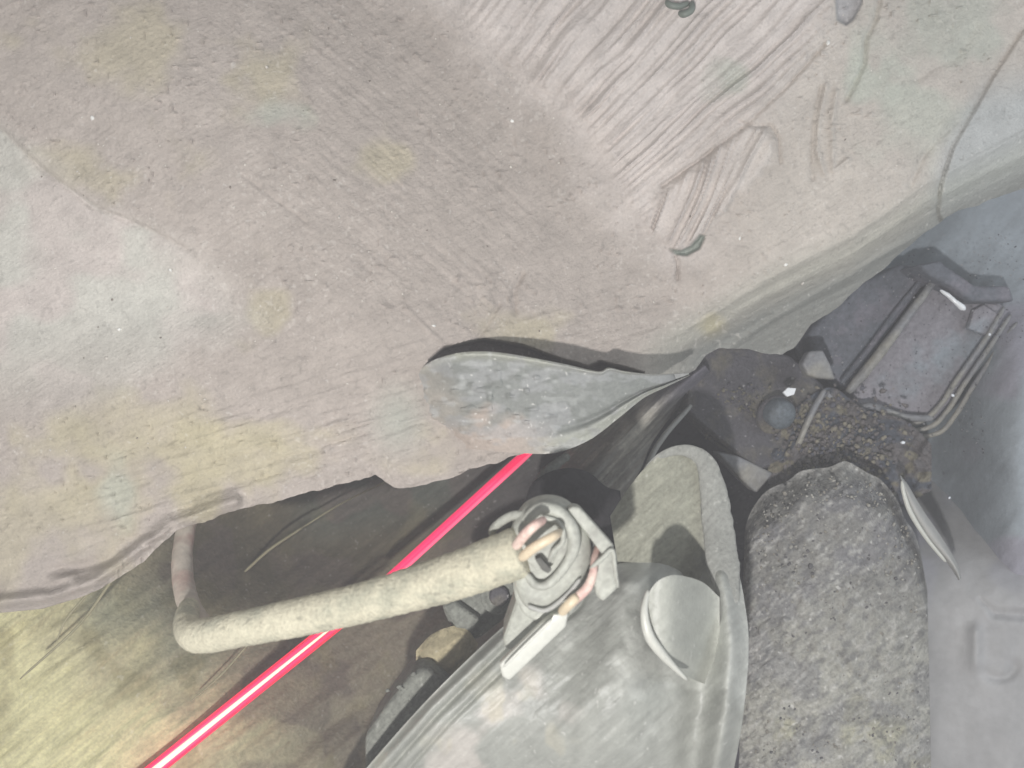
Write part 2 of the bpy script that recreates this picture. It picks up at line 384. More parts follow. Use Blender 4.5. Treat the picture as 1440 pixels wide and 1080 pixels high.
def panel_col(x, y, s, t):
    c = np.broadcast_to(L(175, 166, 158), x.shape + (3,)).copy()
    sd = sdf(x, y, PALE) + 12 * (fbm(x / 30, y / 30, 60, 3) - .5); sr = sdf(x, y, RIGHTP)
    _, _, m1, m2 = ridges(x, y); n0 = fbm(x / 45, y / 45, 108, 3)
    c = mixc(c, L(182, 173, 165), sst(450, 50, np.hypot(x - 150, (y - 250))))
    c = mixc(c, L(206, 198, 192), np.maximum(sst(70, -60, sdf(x, y, S1) + 60 * (n0 - .5)), m2 * .8))
    c = mixc(c, L(202, 196, 186), sst(1010, 1200, x + .2 * y) * .55 * (1 - m1))
    n = fbm(x / 55, y / 55, 101, 3)
    def blob(cx, cy, rx, ry, col, k):
        nonlocal c
        d = np.hypot((x - cx) / rx, (y - cy) / ry) + 2.4 * (n - .5)
        c = mixc(c, L(*col), sst(1.25, .2, d) * k)
    OC = (186, 178, 150)
    for b in [(200, 60, 130, 45), (360, 105, 70, 55), (150, 250, 110, 45), (370, 430, 40, 50), (160, 640, 190, 90), (330, 640, 200, 30), (60, 720, 170, 110),
              (745, 462, 60, 30), (535, 225, 45, 40), (400, 610, 140, 20), (270, 700, 60, 40)]:
        blob(*b, OC, .55)
    blob(1000, 458, 28, 18, (200, 184, 136), .9)
    for b in [(1290, 150, 75, 60), (1330, 60, 110, 60), (390, 160, 40, 20), (1215, 120, 40, 30), (165, 690, 30, 50), (1030, 110, 30, 25)]:
        blob(*b, (182, 186, 174), .65)
    pm = np.minimum(sst(30, -50, sd + 50 * (n - .5)), sst(620, 430, y)) 
    pm = np.maximum(pm, sst(5, -5, sd) * sst(440, 360, y) * sst(330, 200, x))
    c = mixc(c, L(200, 199, 190), pm * (.75 + .25 * n))
    c = mixc(c, L(200, 190, 184), pm * sst(.5, .68, fbm(x / 80, y / 60, 103, 2)) * .8)
    c = mixc(c, L(180, 182, 180), sst(30, -10, sr) * sst(100, 180, y + (x - 1300) * .2))
    yl = np.interp(x, [900, 1000, 1080, 1200, 1300, 1440, 1600], [540, 492, 445, 392, 325, 262, 205])
    c = c * (1 + .22 * (fbm(x / 24, y / 24, 130, 4) - .5) + .16 * (fbm(x / 120, y / 120, 131, 3) - .5))[..., None]
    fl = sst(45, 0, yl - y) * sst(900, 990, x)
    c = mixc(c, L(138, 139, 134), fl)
    c = mixc(c, L(168, 170, 158), sst(90, 30, yl - y) * sst(860, 960, x) * (1 - fl) * .6)
    c = mixc(c, L(120, 110, 108), sst(3, -3, sdf(x, y, SLOT)))  # slot tinted dark, the shade inside it put into the colour
    c = mixc(c, L(150, 156, 148), sst(2, -2, np.minimum(sdf(x, y, CHIP1), sdf(x, y, CHIP2))))
    c = mixc(c, L(172, 170, 170), sst(2, -2, sdf(x, y, CHIP2)))
    c = mixc(c, L(170, 172, 162), sst(60, 0, np.hypot((x - 560), (y - 590) * .8)) * .8)
    sp = sst(.80, .86, vn(x / 4.2, y / 4.2, 120)) * sst(.50, .7, vn(x / 90, y / 90, 121)) * (1 - m1)
    c = mixc(c, L(225, 220, 212), sp * .25)
    sp = sst(.86, .9, vn(x / 4.4, y / 4.4, 122)) * sst(.50, .7, vn(x / 70, y / 70, 123)) * (1 - m1)
    c = mixc(c, L(110, 104, 98), sp * .22)
    return c

xs = [e[0] for e in EDGE]
panel = sheet('body_panel', [(-150, -130), (1600, -130)], EDGE, 800, 460, panel_D, M['panel'], None, panel_col, 0.004, False)
tag(panel, 'large pale dusty body panel with brushed sealer ridges filling the upper half', 'panel')

# edge columns above follow arc length, fine. loose grit stuck on the coating
rng = np.random.RandomState(7)
gp = []; gc = []
for i in range(260):
    x = rng.uniform(20, 1300); y = rng.uniform(20, 640)
    if y > np.interp(x, EA[:, 0], EA[:, 1]) - 50: continue
    if sdf(np.array([x]), np.array([y]), S1)[0] < 0 and rng.rand() < .8: continue
    if sdf(np.array([x]), np.array([y]), [(560, 470), (960, 500), (960, 540), (760, 640), (560, 640)])[0] < 8: continue
    xx = np.array([[x]]); yy = np.array([[y]])
    d = float(panel_D(xx, yy, 0, 0)[0, 0])
    gp.append((x, y, d, rng.uniform(.00020, .00050) * (1.8 if rng.rand() < .04 else 1)))
    gc.append(L(*((208, 203, 194) if rng.rand() < .85 else (130, 122, 114))))
for (x, y) in [(240, 380), (168, 463), (130, 166), (610, 458), (720, 170), (1105, 372), (1040, 335), (1165, 60)]:
    gp.append((x, y, float(panel_D(np.array([[x]]), np.array([[y]]), 0, 0)[0, 0]), .0008)); gc.append(L(240, 240, 235))
tag(lumps('grit', gp, M['grit'], 3, panel, 1, gc), 'fine pale and dark grit stuck to the dusty coating', kind='stuff')

# small things on the panel
pd = lambda x, y: float(panel_D(np.array([[float(x)]]), np.array([[float(y)]]), 0, 0)[0, 0])
cl = empty('bent_clip', 958, 6, pd(958, 6), 'small S-shaped dark grey-green clip at the top edge above the ridges', 'clip')
tube('upper_hook', [(937, 2, .322, 4), (942, 7, .320, 4.5), (955, 9, .320, 4.5), (968, 5, .322, 4)], M['greyclip'], cl, 10, 24)
tube('lower_hook', [(973, 3, .322, 4), (972, 14, .320, 5), (962, 20, .320, 5), (955, 18, .322, 4)], M['greyclip'], cl, 10, 24)

# ------------------------------------------------------------------ grey flap over the slot
FT = [(575, 575), (582, 540), (600, 512), (640, 497), (680, 494), (720, 498), (790, 511), (840, 522), (856, 517), (880, 522), (920, 526), (968, 524)]
FB = [(575, 590), (590, 612), (630, 626), (690, 634), (745, 638), (785, 636), (830, 618), (870, 588), (905, 560), (935, 545), (970, 528)]
def flap_D(x, y, s, t):
    base = 0.3145 - .004 * s
    bulge = 0.017 * np.sin(np.clip(s * 1.05, 0, 1) * math.pi) ** .6 * (1 - .35 * t ** 2)
    D = base - bulge * sst(0, .25, s)
    D -= .0022 * np.exp(-((t - .03) / .035) ** 2) * sst(.1, .3, s)
    lip = np.exp(-((t - .86) / .07) ** 2) * sst(.35, .6, s)
    D -= .0016 * lip
    D += .0018 * np.exp(-((t - .76) / .05) ** 2) * sst(.4, .7, s)
    D += .013 * sst(.10, 0, s) + .010 * sst(.35, .05, s) * sst(.55, 1, t)
    D -= .0012 * (streak(x, y, 20, 60, 14, 140) - .5)
    D -= .0009 * sst(.72, .85, vn(x / 13, y / 9, 141)) * sst(.9, .3, s)
    return D
def flap_col(x, y, s, t):
    c = np.broadcast_to(L(128, 131, 127), x.shape + (3,)).copy()
    n = fbm(x / 40, y / 30, 145, 3)
    c = mixc(c, L(176, 178, 166), sst(.12, 0, t) * sst(.05, .2, s))
    c = mixc(c, L(168, 170, 160), sst(.78, .9, t) * sst(.3, .5, s))
    c = mixc(c, L(174, 167, 157), sst(.30, .04, s + (n - .5) * .25) * .9)
    c = mixc(c, L(176, 164, 154), sst(.55, .82, t + (n - .5) * .7) * sst(.55, .36, s))
    c = mixc(c, L(162, 163, 164), sst(.5, .62, fbm(x / 28, y / 16, 147, 3)) * .45)
    c = mixc(c, L(190, 192, 190), sst(.74, .86, vn(x / 13, y / 8, 141)) * sst(.9, .3, s) * .4)
    return c
flap = sheet('rubber_flap', FT, FB, 220, 80, flap_D, M['flap'], None, flap_col, 0.0035)
tag(flap, 'grey teardrop rubber flap below the dark slot in the pale panel', 'flap')

# ------------------------------------------------------------------ dark interior behind (setting)
def in_D(x, y, s, t):
    D = 0.360 + 0.10 * sst(0, 1, (x * .75 + (1080 - y) * 1.0 - 180) / 620.)
    D -= .0 * x
    D += 0.030 * np.exp(-(np.hypot((x - 400) / 160, (y - 760) / 90)) ** 2)
    D -= 0.008 * (streak(x, y, 38, 260, 34, 150) - .5) + .0035 * (streak(x, y, 38, 90, 9, 151) - .5)
    D -= .004 * np.exp(-(dline(x, y, [(350, 805), (430, 745), (560, 690)]) / 10) ** 2)
    return D
def in_col(x, y, s, t):
    c = np.broadcast_to(L(146, 138, 120), x.shape + (3,)).copy()
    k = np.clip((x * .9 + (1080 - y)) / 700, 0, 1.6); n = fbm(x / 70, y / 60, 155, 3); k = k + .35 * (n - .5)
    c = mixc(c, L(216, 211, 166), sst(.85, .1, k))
    c = mixc(c, L(160, 162, 140), sst(60, 0, np.abs(dline(x, y, [(150, 860), (240, 850), (260, 930)]) * 1.0)) * .7)
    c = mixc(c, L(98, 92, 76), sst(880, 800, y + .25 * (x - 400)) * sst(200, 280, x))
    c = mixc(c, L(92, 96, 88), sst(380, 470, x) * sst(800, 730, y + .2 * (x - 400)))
    c = mixc(c, L(108, 98, 92), sst(.55, .66, fbm(x / 60, y / 50, 158, 2)) * sst(.3, .8, k) * .6)
    c = mixc(c, L(150, 142, 106), sst(.55, .75, fbm(x / 45, y / 60, 159, 3)) * (.15 + .4 * sst(820, 900, y)))
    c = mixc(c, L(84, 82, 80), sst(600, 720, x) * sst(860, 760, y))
    c = mixc(c, L(66, 62, 72), sst(850, 900, x))  # darkened behind the gaps by the round plate, shade put into the colour
    c = mixc(c, L(62, 60, 60), sst(1.1, .7, np.hypot((x - 805) / 75, (y - 695) / 50)))  # dark ellipse painted as the shadow of the connector
    return c
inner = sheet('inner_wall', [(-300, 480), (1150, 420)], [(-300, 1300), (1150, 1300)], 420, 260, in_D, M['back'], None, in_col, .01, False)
tag(inner, kind='structure', label='dirty streaked inner metal wall below the panel, yellowish at lower left')

def rb_D(x, y, s, t):
    D = 0.475 - 0.055 * sst(1290, 1440, x) * sst(330, 560, y) - .03 * sst(1100, 1500, x)
    D -= .005 * (fbm(x / 120, y / 120, 160, 3) - .5) + .002 * (streak(x, y, 50, 120, 14, 161) - .5)
    return D
def rb_col(x, y, s, t):
    c = np.broadcast_to(L(122, 130, 136), x.shape + (3,)).copy(); n = fbm(x / 70, y / 60, 165, 3)
    c = mixc(c, L(150, 158, 164), sst(1280, 1440, x + 80 * (n - .5)))  # bluish lift to the right, the daylight veil put into the colour
    c = mixc(c, L(152, 149, 160), sst(.5, .62, fbm(x / 110, y / 90, 167, 2)) * sst(1330, 1420, x) * .8)
    c = c * (1 + .3 * (fbm(x / 22, y / 22, 168, 4) - .5))[..., None]
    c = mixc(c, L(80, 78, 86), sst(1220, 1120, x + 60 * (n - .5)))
    return c
rb = sheet('inner_lining', [(880, 200), (1700, 60)], [(880, 1250), (1700, 1250)], 220, 240, rb_D, M['back2'], None, rb_col, .01, False)
tag(rb, kind='structure', label='bluish grey dusty lining at the right edge')
bk = prism('back_wall', [(-900, -900), (2400, -900), (2400, 2000), (-900, 2000)], 0.60, .01, 0, M['back2'] if False else M['candark'])
tag(bk, kind='structure', label='dark back wall of the wheel arch')

# striated strut between flap and connector
def strut_D(x, y, s, t):
    return .415 - .018 * np.sin(np.clip(t, 0, 1) * math.pi) - .004 * (streak(x, y, 48, 200, 8, 170, 2) - .5) - .0045 * (streak(x, y, 48, 300, 20, 171, 2) - .5)
def strut_col(x, y, s, t):
    c = np.broadcast_to(L(136, 131, 122), x.shape + (3,)).copy()
    c = mixc(c, L(150, 148, 142), sst(.55, .7, streak(x, y, 48, 160, 6, 173, 2)) * .7)
    c = mixc(c, L(176, 172, 160), sst(.56, .62, streak(x, y, 46, 60, 4, 174, 2)) * .7); c = c * (1 + .9 * (fbm(x / 16, y / 16, 175, 4) - .5))[..., None]; return mixc(c, L(104, 102, 110), sst(.6, .9, s))
st = empty('striated_strut', 850, 640, .41, 'dark grey streaked strut running diagonally behind the flap towards the bolted bracket', 'strut')
sheet('arm', [(740, 740), (775, 655), (860, 590), (935, 540), (985, 505)], [(850, 745), (878, 702), (900, 662), (920, 618), (960, 566), (1000, 525)], 110, 50, strut_D, M['back'], st, strut_col, .01)
tube('edge_bead', [(905, 700, .395, 4), (913, 650, .392, 4), (935, 612, .394, 4), (972, 570, .40, 3.5)], M['rim'], st, 8, 30)
tube('rusty_bead', [(748, 700, .40, 7), (765, 668, .398, 8), (800, 640, .40, 6)], M['block'], st, 8, 30, .6, 4)

fo = sheet('shadow_lump', [(738, 706), (748, 680), (772, 664), (800, 658), (828, 664), (852, 684), (872, 690)], [(742, 722), (762, 738), (790, 744), (820, 745), (845, 760), (868, 770), (876, 730)], 70, 40,  # solid lump added as the cast shadow of the connector
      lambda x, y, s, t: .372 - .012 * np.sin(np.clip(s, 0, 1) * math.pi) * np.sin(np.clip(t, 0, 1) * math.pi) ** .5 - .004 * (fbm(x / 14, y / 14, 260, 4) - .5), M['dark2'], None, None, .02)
tag(fo, 'black lump added as the cast shadow just behind the top of the cable connector', 'cast shadow')

# ------------------------------------------------------------------ dark bracket with bolt
br = empty('bolted_bracket', 1070, 570, .41, 'dark gritty steel bracket with a round bolt head right of the flap tip', 'bracket')
def brD(x, y): return .408 + (y - 570) * -.00010 + (x - 1060) * .00006
prism('plate', [(985, 478), (1060, 488), (1112, 500), (1162, 545), (1138, 592), (1106, 646), (1070, 664), (1045, 645), (1010, 618), (978, 590), (962, 574), (966, 545)], brD, .03, .003, M['dark'], br)
prism('side_face', [(1166, 546), (1188, 575), (1150, 640), (1112, 672), (1106, 650), (1140, 592)], .410, .03, .003, M['canrail'], br)
tube('edge_rail', [(1160, 548, .402, 4), (1142, 580, .401, 4.5), (1120, 630, .402, 4)], M['canrail'], br, 8, 30)
def cylinder(name, px, py, D, rpx, depth, mt, parent, dome=.35, sides=28, tilt=(0, 0)):
    r = rpx * D * 1.2 / 1440; prof = [(0, -depth * (1 + dome)), (.45, -depth * (1 + dome * .85)), (.75, -depth * (1 + dome * .45)), (.93, -depth), (1, -depth * .8), (1.0, 0)]
    c = W(px, py, D); V = []; F = []
    R = Matrix.Rotation(tilt[0], 3, 'X') @ Matrix.Rotation(tilt[1], 3, 'Z')
    for (q, d) in prof:
        for j in range(sides):
            a = 2 * math.pi * j / sides; v = R @ Vector((math.cos(a) * r * q, d, math.sin(a) * r * q)); V.append(c + np.array(v))
    for i in range(len(prof) - 1):
        for j in range(sides):
            F.append((i * sides + j, i * sides + (j + 1) % sides, (i + 1) * sides + (j + 1) % sides, (i + 1) * sides + j))
    return finish(name, V, F, mt, parent, None, True)
cylinder('washer', 1090, 583, .405, 29, .002, M['dark'], br, .1, tilt=(.3, .2))
cylinder('bolt', 1092, 579, .402, 21, .006, M['steel'], br, .35, tilt=(.3, .2))
prism('gusset', [(1008, 636), (1040, 642), (1088, 666), (1064, 694), (1040, 672)], .398, .012, .0015, M['canrail'], br)
glint_ob = prism('bolt_glint', [(1101, 552), (1108, 545), (1120, 546), (1117, 555), (1107, 558)], .392, .0015, .0004, M['glint'])  # white sliver standing in for the highlight above the bolt
tag(glint_ob, 'bright white sliver modelled as a highlight above the round bolt head', 'highlight')
tab2 = prism('tan_tab', [(1128, 512), (1138, 494), (1158, 492), (1168, 512), (1176, 534), (1150, 532), (1136, 528)], .400, .006, .0015, M['canrail'])
tag(tab2, 'short worn grey metal tab above the dark bracket corner', 'tab')

# ------------------------------------------------------------------ ribbed canister upper right
cn = empty('ribbed_canister', 1290, 500, .42, 'purple grey plastic canister with raised rails at the right under the panel edge', 'canister')
cD = lambda x, y: .425 + (x - 1290) * -.00004 + (y - 500) * -.00002
prism('left_face', [(1135, 470), (1200, 400), (1270, 370), (1318, 378), (1188, 552), (1160, 535), (1140, 500)], lambda x, y: .434 - (x - 1200) * .00006, .04, .004, M['candark'], cn)
prism('main_face', [(1318, 385), (1360, 412), (1420, 428), (1408, 470), (1350, 560), (1318, 594), (1268, 590), (1205, 582), (1192, 556)], cD, .04, .005, M['canister'], cn)
tube('rail', [(1316, 392, .420, 5), (1280, 440, .418, 6), (1238, 496, .418, 7), (1192, 552, .420, 7)], M['canrail'], cn, 10, 40, .3, 3)
tube('rail', [(1300, 388, .426, 3), (1262, 436, .425, 4), (1222, 490, .425, 4), (1182, 540, .426, 4)], M['candark'], cn, 8, 40)
for k, off in enumerate((0, 11, 22)):
    tube('rail', [(1412 + off * .8, 432 + off, .418, 3.4), (1385 + off * .9, 478 + off * .5, .416, 3.6), (1345 + off, 535 + off * .5, .416, 3.6), (1322 + off, 570 + off * .6, .417, 3.6), (1296 + off, 592 + off * .8, .419, 3.4), (1260, 598 + off * .9, .424, 3)], M['canrail'], cn, 8, 50, .3, 5 + k)
tube('lower_rim', [(1196, 580, .418, 6), (1225, 572, .416, 6), (1270, 586, .417, 5), (1312, 588, .418, 5)], M['canrail'], cn, 8, 40, .4, 9)
prism('stepped_edge', [(1290, 372), (1322, 366), (1352, 388), (1372, 402), (1420, 402), (1428, 424), (1366, 424), (1340, 404), (1308, 388)], .410, .02, .002, M['candark'], cn)
prism('label_plate', [(1370, 436), (1384, 428), (1408, 444), (1388, 472), (1362, 462)], .4175, .003, .0008, M['canister'], cn)
tg = tube('highlight_strip', [(1322, 408, .404, 2.2), (1334, 416, .403, 3.2), (1344, 425, .402, 3.4), (1354, 433, .402, 4.6), (1357, 436, .402, 3)], M['glint'], None, 8, 20, .4, 2)  # white strip shaped as the highlight on the canister top
tag(tg, 'tiny white strip modelled as a highlight on top of the purple grey canister', 'clip')  # modelled highlight, not a clip

# dirt clumps
rng = np.random.RandomState(12); P = []; C = []
for i in range(900):
    x = rng.normal(1175, 50); y = rng.normal(625, 32) + (x - 1175) * .12
    if not (1085 < x < 1300 and 540 < y < 705): continue
    P.append((x, y, .402 + rng.uniform(-.001, .003) + (y - 625) * -.0001, rng.uniform(.0004, .0015)))
    k = rng.rand(); C.append(L(*((104, 99, 98) if k < .5 else (132, 126, 112) if k < .8 else (92, 92, 100))))
for i in range(300):
    x = rng.normal(1035, 32); y = rng.normal(585, 24)
    if not (985 < x < 1085 and 540 < y < 635): continue
    P.append((x, y, .406, rng.uniform(.0003, .0010))); C.append(L(*((110, 106, 92) if rng.rand() < .6 else (84, 82, 88))))
dc = lumps('dirt_clumps', P, M['grit'], 5, None, 1, C, .35); tag(dc, 'clotted grey brown dirt between the dark bracket and the rubber bushing', 'dirt', kind='stuff')

sheet('caked_bed', [(1080, 640), (1110, 585), (1165, 545), (1215, 575), (1270, 590), (1310, 625)], [(1080, 700), (1120, 705), (1165, 705), (1215, 705), (1265, 710), (1310, 690)], 120, 80,
      lambda x, y, s, t: .4045 + (y - 625) * -.0001 - .009 * (fbm(x / 13, y / 13, 240, 4) - .5) - .004 * (streak(x, y, 50, 40, 7, 241) - .5), M['grit'], dc,
      lambda x, y, s, t: mixc(mixc(np.broadcast_to(L(100, 96, 96), x.shape + (3,)).copy(), L(124, 118, 102), sst(.5, .62, fbm(x / 16, y / 16, 242, 3))), L(82, 86, 94), sst(.52, .64, fbm(x / 26, y / 22, 243, 2))), .02)['kind'] = 'stuff'

rng = np.random.RandomState(31); P = []; C = []
for i in range(900):
    x = rng.uniform(1130, 1440); y = rng.uniform(330, 640)
    if y < np.interp(x, EA[:, 0], EA[:, 1]) + 8: continue
    P.append((x, y, .4165 - (x - 1290) * .00005, rng.uniform(.00015, .00045))); C.append(L(*((150, 150, 152) if rng.rand() < .6 else (70, 70, 76))))
for (x, y) in [(1340, 556), (1436, 512), (1270, 622), (1392, 470), (1335, 700), (1290, 708)]:  # bright specks added as specular glints among the dust
    P.append((x, y, .400, .0009)); C.append(L(235, 240, 245))
tag(lumps('dust_and_glints', P, M['grit'], 9, None, 1, C, .5), 'pale and dark specks of dust, with a few white glints, over the purple grey canister', 'dust', kind='stuff')

# ------------------------------------------------------------------ rubber bushing
def bu_D(x, y, s, t):
    u = (x - 1176) / 142.
    D = .390 - .030 * np.sqrt(np.clip(1 - (u * .86) ** 2, 0, 1))
    D += .016 * sst(.12, 0, t) ** 1.5 - .0022 * (fbm(x / 30, y / 22, 183, 3) - .5)
    D -= .0010 * (streak(x, y, 42, 30, 5, 184) - .5)
    D -= .0016 * (fbm(x / 16, y / 13, 180, 4) - .5) * 1.6 + .0007 * sst(.5, .8, fbm(x / 10, y / 8, 181, 3)) + .002 * (fbm(x / 60, y / 60, 182, 2) - .5)
    return D
def bu_col(x, y, s, t):
    c = np.broadcast_to(L(130, 129, 125), x.shape + (3,)).copy(); n = fbm(x / 40, y / 40, 185, 3)
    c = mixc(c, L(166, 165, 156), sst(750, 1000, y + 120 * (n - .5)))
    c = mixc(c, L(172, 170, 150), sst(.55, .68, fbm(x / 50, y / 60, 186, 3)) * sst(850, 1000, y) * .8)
    c = mixc(c, L(112, 112, 120), sst(.5, .66, fbm(x / 60, y / 50, 187, 3)) * .4)
    c = mixc(c, L(182, 181, 176), sst(.56, .74, streak(x, y, 40, 11, 4.5, 188, 3)) * .6)
    c = mixc(c, L(92, 92, 94), sst(.54, .70, streak(x, y, 40, 15, 6, 189, 3)) * .5)
    return c
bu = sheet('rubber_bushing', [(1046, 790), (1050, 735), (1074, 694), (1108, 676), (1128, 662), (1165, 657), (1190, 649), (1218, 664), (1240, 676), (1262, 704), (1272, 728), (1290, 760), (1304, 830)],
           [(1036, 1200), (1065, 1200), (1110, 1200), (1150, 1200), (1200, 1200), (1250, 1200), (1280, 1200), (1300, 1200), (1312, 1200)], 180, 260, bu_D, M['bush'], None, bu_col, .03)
tag(bu, 'large round grit-covered dark grey rubber bushing right of the pale housing', 'bushing')

P = []; C = []
rng = np.random.RandomState(44)
for i in range(1500):
    x = rng.uniform(1062, 1292); y = 660 + 420 * rng.rand() ** 1.15
    if y < np.interp(x, [1060, 1100, 1165, 1220, 1260, 1295], [720, 685, 662, 670, 705, 780]) + 6: continue
    u = (x - 1176) / 142.
    P.append((x, y, .3905 - .030 * math.sqrt(max(0, 1 - (u * .86) ** 2)) + (.004 if y < 690 else 0), rng.uniform(.0003, .0007) * (1.7 if rng.rand() < .05 else 1)))
    C.append(L(*((158, 156, 148) if rng.rand() < .4 else (136, 132, 122) if rng.rand() < .6 else (96, 95, 96))))
tag(lumps('grit', P, M['grit'], 14, bu, 1, C, .6), kind='stuff')

# ------------------------------------------------------------------ pale cover lower right
def co_D(x, y, s, t):
    D = .405 + .065 * sst(860, 600, y) - .014 * sst(0, 1, (x - 1290) / 160.) - .010 * sst(600, 1000, y)
    D += .0028 * sst(6, -8, sdf(x, y, [(1378, 842), (1400, 856), (1440, 858), (1480, 850), (1480, 870), (1440, 872), (1396, 868)]))
    r = np.hypot(x - 1406, (y - 938) * 1.3); D += .0022 * np.exp(-((r - 20) / 9) ** 2) * sst(925, 950, y + .4 * (x - 1406))
    D -= .003 * (fbm(x / 60, y / 60, 190, 3) - .5) + .003 * np.exp(-((x - 1372 + .0 * y) / 10) ** 2) * sst(870, 890, y) * sst(960, 930, y)
    return D
def co_col(x, y, s, t):
    c = np.broadcast_to(L(168, 168, 168), x.shape + (3,)).copy(); n = fbm(x / 50, y / 50, 195, 3)
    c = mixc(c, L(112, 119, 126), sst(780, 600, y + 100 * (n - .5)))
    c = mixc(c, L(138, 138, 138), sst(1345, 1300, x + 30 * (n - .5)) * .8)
    c = c * (1 + .28 * (fbm(x / 26, y / 34, 197, 4) - .5) + .12 * (streak(x, y, 80, 90, 14, 198) - .5))[..., None]
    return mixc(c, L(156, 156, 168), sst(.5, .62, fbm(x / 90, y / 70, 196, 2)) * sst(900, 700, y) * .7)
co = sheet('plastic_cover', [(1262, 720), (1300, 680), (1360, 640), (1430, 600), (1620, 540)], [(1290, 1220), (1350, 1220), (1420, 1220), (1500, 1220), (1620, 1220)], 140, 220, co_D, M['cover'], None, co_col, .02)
tag(co, 'smooth pale grey plastic cover in the lower right corner', 'cover')

lv = empty('metal_lever', 1310, 740, .372, 'narrow pale curved metal lever lying over the right side of the gritty bushing', 'lever')
def lv_D(x, y, s, t): return .372 - .004 * np.sin(t * math.pi) - .001 * s
sheet('blade', [(1266, 668), (1277, 682), (1296, 714), (1322, 752), (1347, 794), (1352, 814)], [(1266, 672), (1270, 694), (1280, 722), (1302, 758), (1332, 792), (1348, 816)], 70, 16, lv_D, M['cover'], lv,
      lambda x, y, s, t: np.broadcast_to(L(168, 168, 164), x.shape + (3,)), .003)
tube('highlight_edge', [(1268, 676, .3685, 2.4), (1271, 694, .368, 3.0), (1281, 722, .368, 3.6), (1303, 757, .368, 3.0), (1330, 790, .3685, 2.4)], M['tab'], lv, 8, 40)  # pale tube modelled as the highlight along the lever

# ------------------------------------------------------------------ pale moulded housing
HL = [(440, 1170), (505, 1092), (600, 985), (700, 888), (780, 826), (842, 798), (870, 792), (878, 780)]
HR = [(1010, 1170), (1030, 1092), (1046, 1000), (1053, 905), (1046, 840), (1036, 790), (1032, 765), (1030, 750)]
def ho_D(x, y, s, t):
    D = .306 - .026 * np.sin(np.clip(s + .0, 0, 1) ** .85 * math.pi) ** 1.1
    D += .010 * sst(1080, 790, y) + .022 * sst(812, 752, y) * sst(940, 1000, x)
    ed = sdf(x, y, [(1053, 905), (1046, 840), (1036, 790), (1030, 750), (960, 700), (300, 700), (300, 1250), (990, 1250), (1030, 1092), (1046, 1000)])
    D -= .009 * np.exp(-((ed + 26) / 17) ** 2) * sst(-60, -20, ed + 30)                     # raised right rim
    D += .006 * np.exp(-((ed + 62) / 22) ** 2)
    tx = 893 - (y - 800) * .16                                                               # round rib under the petal
    rib = np.exp(-np.abs((x - tx) / (27 + (y - 800) * .16)) ** 2.6)
    D -= .010 * rib * sst(788, 822, y) * sst(1500, 860, y)
    gl = dline(x, y, [(440, 1170), (505, 1092), (600, 985), (700, 888), (780, 826)])
    D += .003 * np.exp(-((gl - 24) / 5) ** 2) + .0018 * np.exp(-((gl - 44) / 4) ** 2)
    D += .005 * sst(14, 0, gl)
    D -= .0012 * (streak(x, y, 42, 90, 14, 200) - .5) + .0010 * (fbm(x / 22, y / 22, 201, 3) - .5)
    return D
def ho_col(x, y, s, t):
    c = np.broadcast_to(L(158, 160, 153), x.shape + (3,)).copy(); n = fbm(x / 50, y / 50, 205, 3)
    c = mixc(c, L(188, 190, 183), sst(.5, .65, n) * .7)
    c = mixc(c, L(190, 180, 172), sst(220, 120, np.hypot(x - 640, y - 1060)) * sst(.45, .65, n) * .5)
    c = mixc(c, L(190, 184, 162), sst(.55, .72, fbm(x / 30, y / 40, 206, 3)) * sst(220, 120, np.hypot(x - 620, y - 1080)) * .5)
    gl = dline(x, y, [(440, 1170), (505, 1092), (600, 985), (700, 888), (780, 826)])
    c = mixc(c, L(158, 160, 152), sst(70, 40, gl) * .7)
    c = c * (1 + .30 * (fbm(x / 18, y / 18, 208, 4) - .5) + .25 * (streak(x, y, 42, 60, 6, 209) - .5))[..., None]
    return c
ho = empty('moulded_housing', 850, 950, .29, 'large pale grey moulded plastic housing at the bottom centre', 'housing')
sheet('shell', HL, HR, 240, 300, ho_D, M['housing'], ho, ho_col, .02)
def pe_D(x, y, s, t): return .2665 - .003 * np.exp(-((x - 930) / 30) ** 2) + .024 * sst(935, 1012, x) ** 1.2 + .004 * sst(.75, 1, t) * sst(930, 960, x) - .0009 * (fbm(x / 20, y / 20, 210, 3) - .5)
pet = sheet('petal_tab', [(907, 866), (911, 838), (924, 818), (944, 809), (966, 811), (990, 820), (1012, 840)], [(909, 880), (920, 908), (936, 928), (956, 944), (976, 956), (994, 962), (1012, 960)], 60, 60,
      lambda x, y, s, t: pe_D(x, y, s, t), M['housing'], ho, lambda x, y, s, t: np.broadcast_to(L(170, 172, 163), x.shape + (3,)) * (1 + .25 * (fbm(x / 12, y / 12, 211, 3) - .5))[..., None], .009)
tube('highlight_edge', [(911, 830, .265, 3), (906, 860, .262, 5.5), (912, 892, .2615, 7.5), (928, 916, .2625, 7), (948, 938, .265, 4.5), (966, 956, .2675, 2.5)], M['tab'], pet, 10, 50)  # pale tube modelled as the white highlight on the petal edge

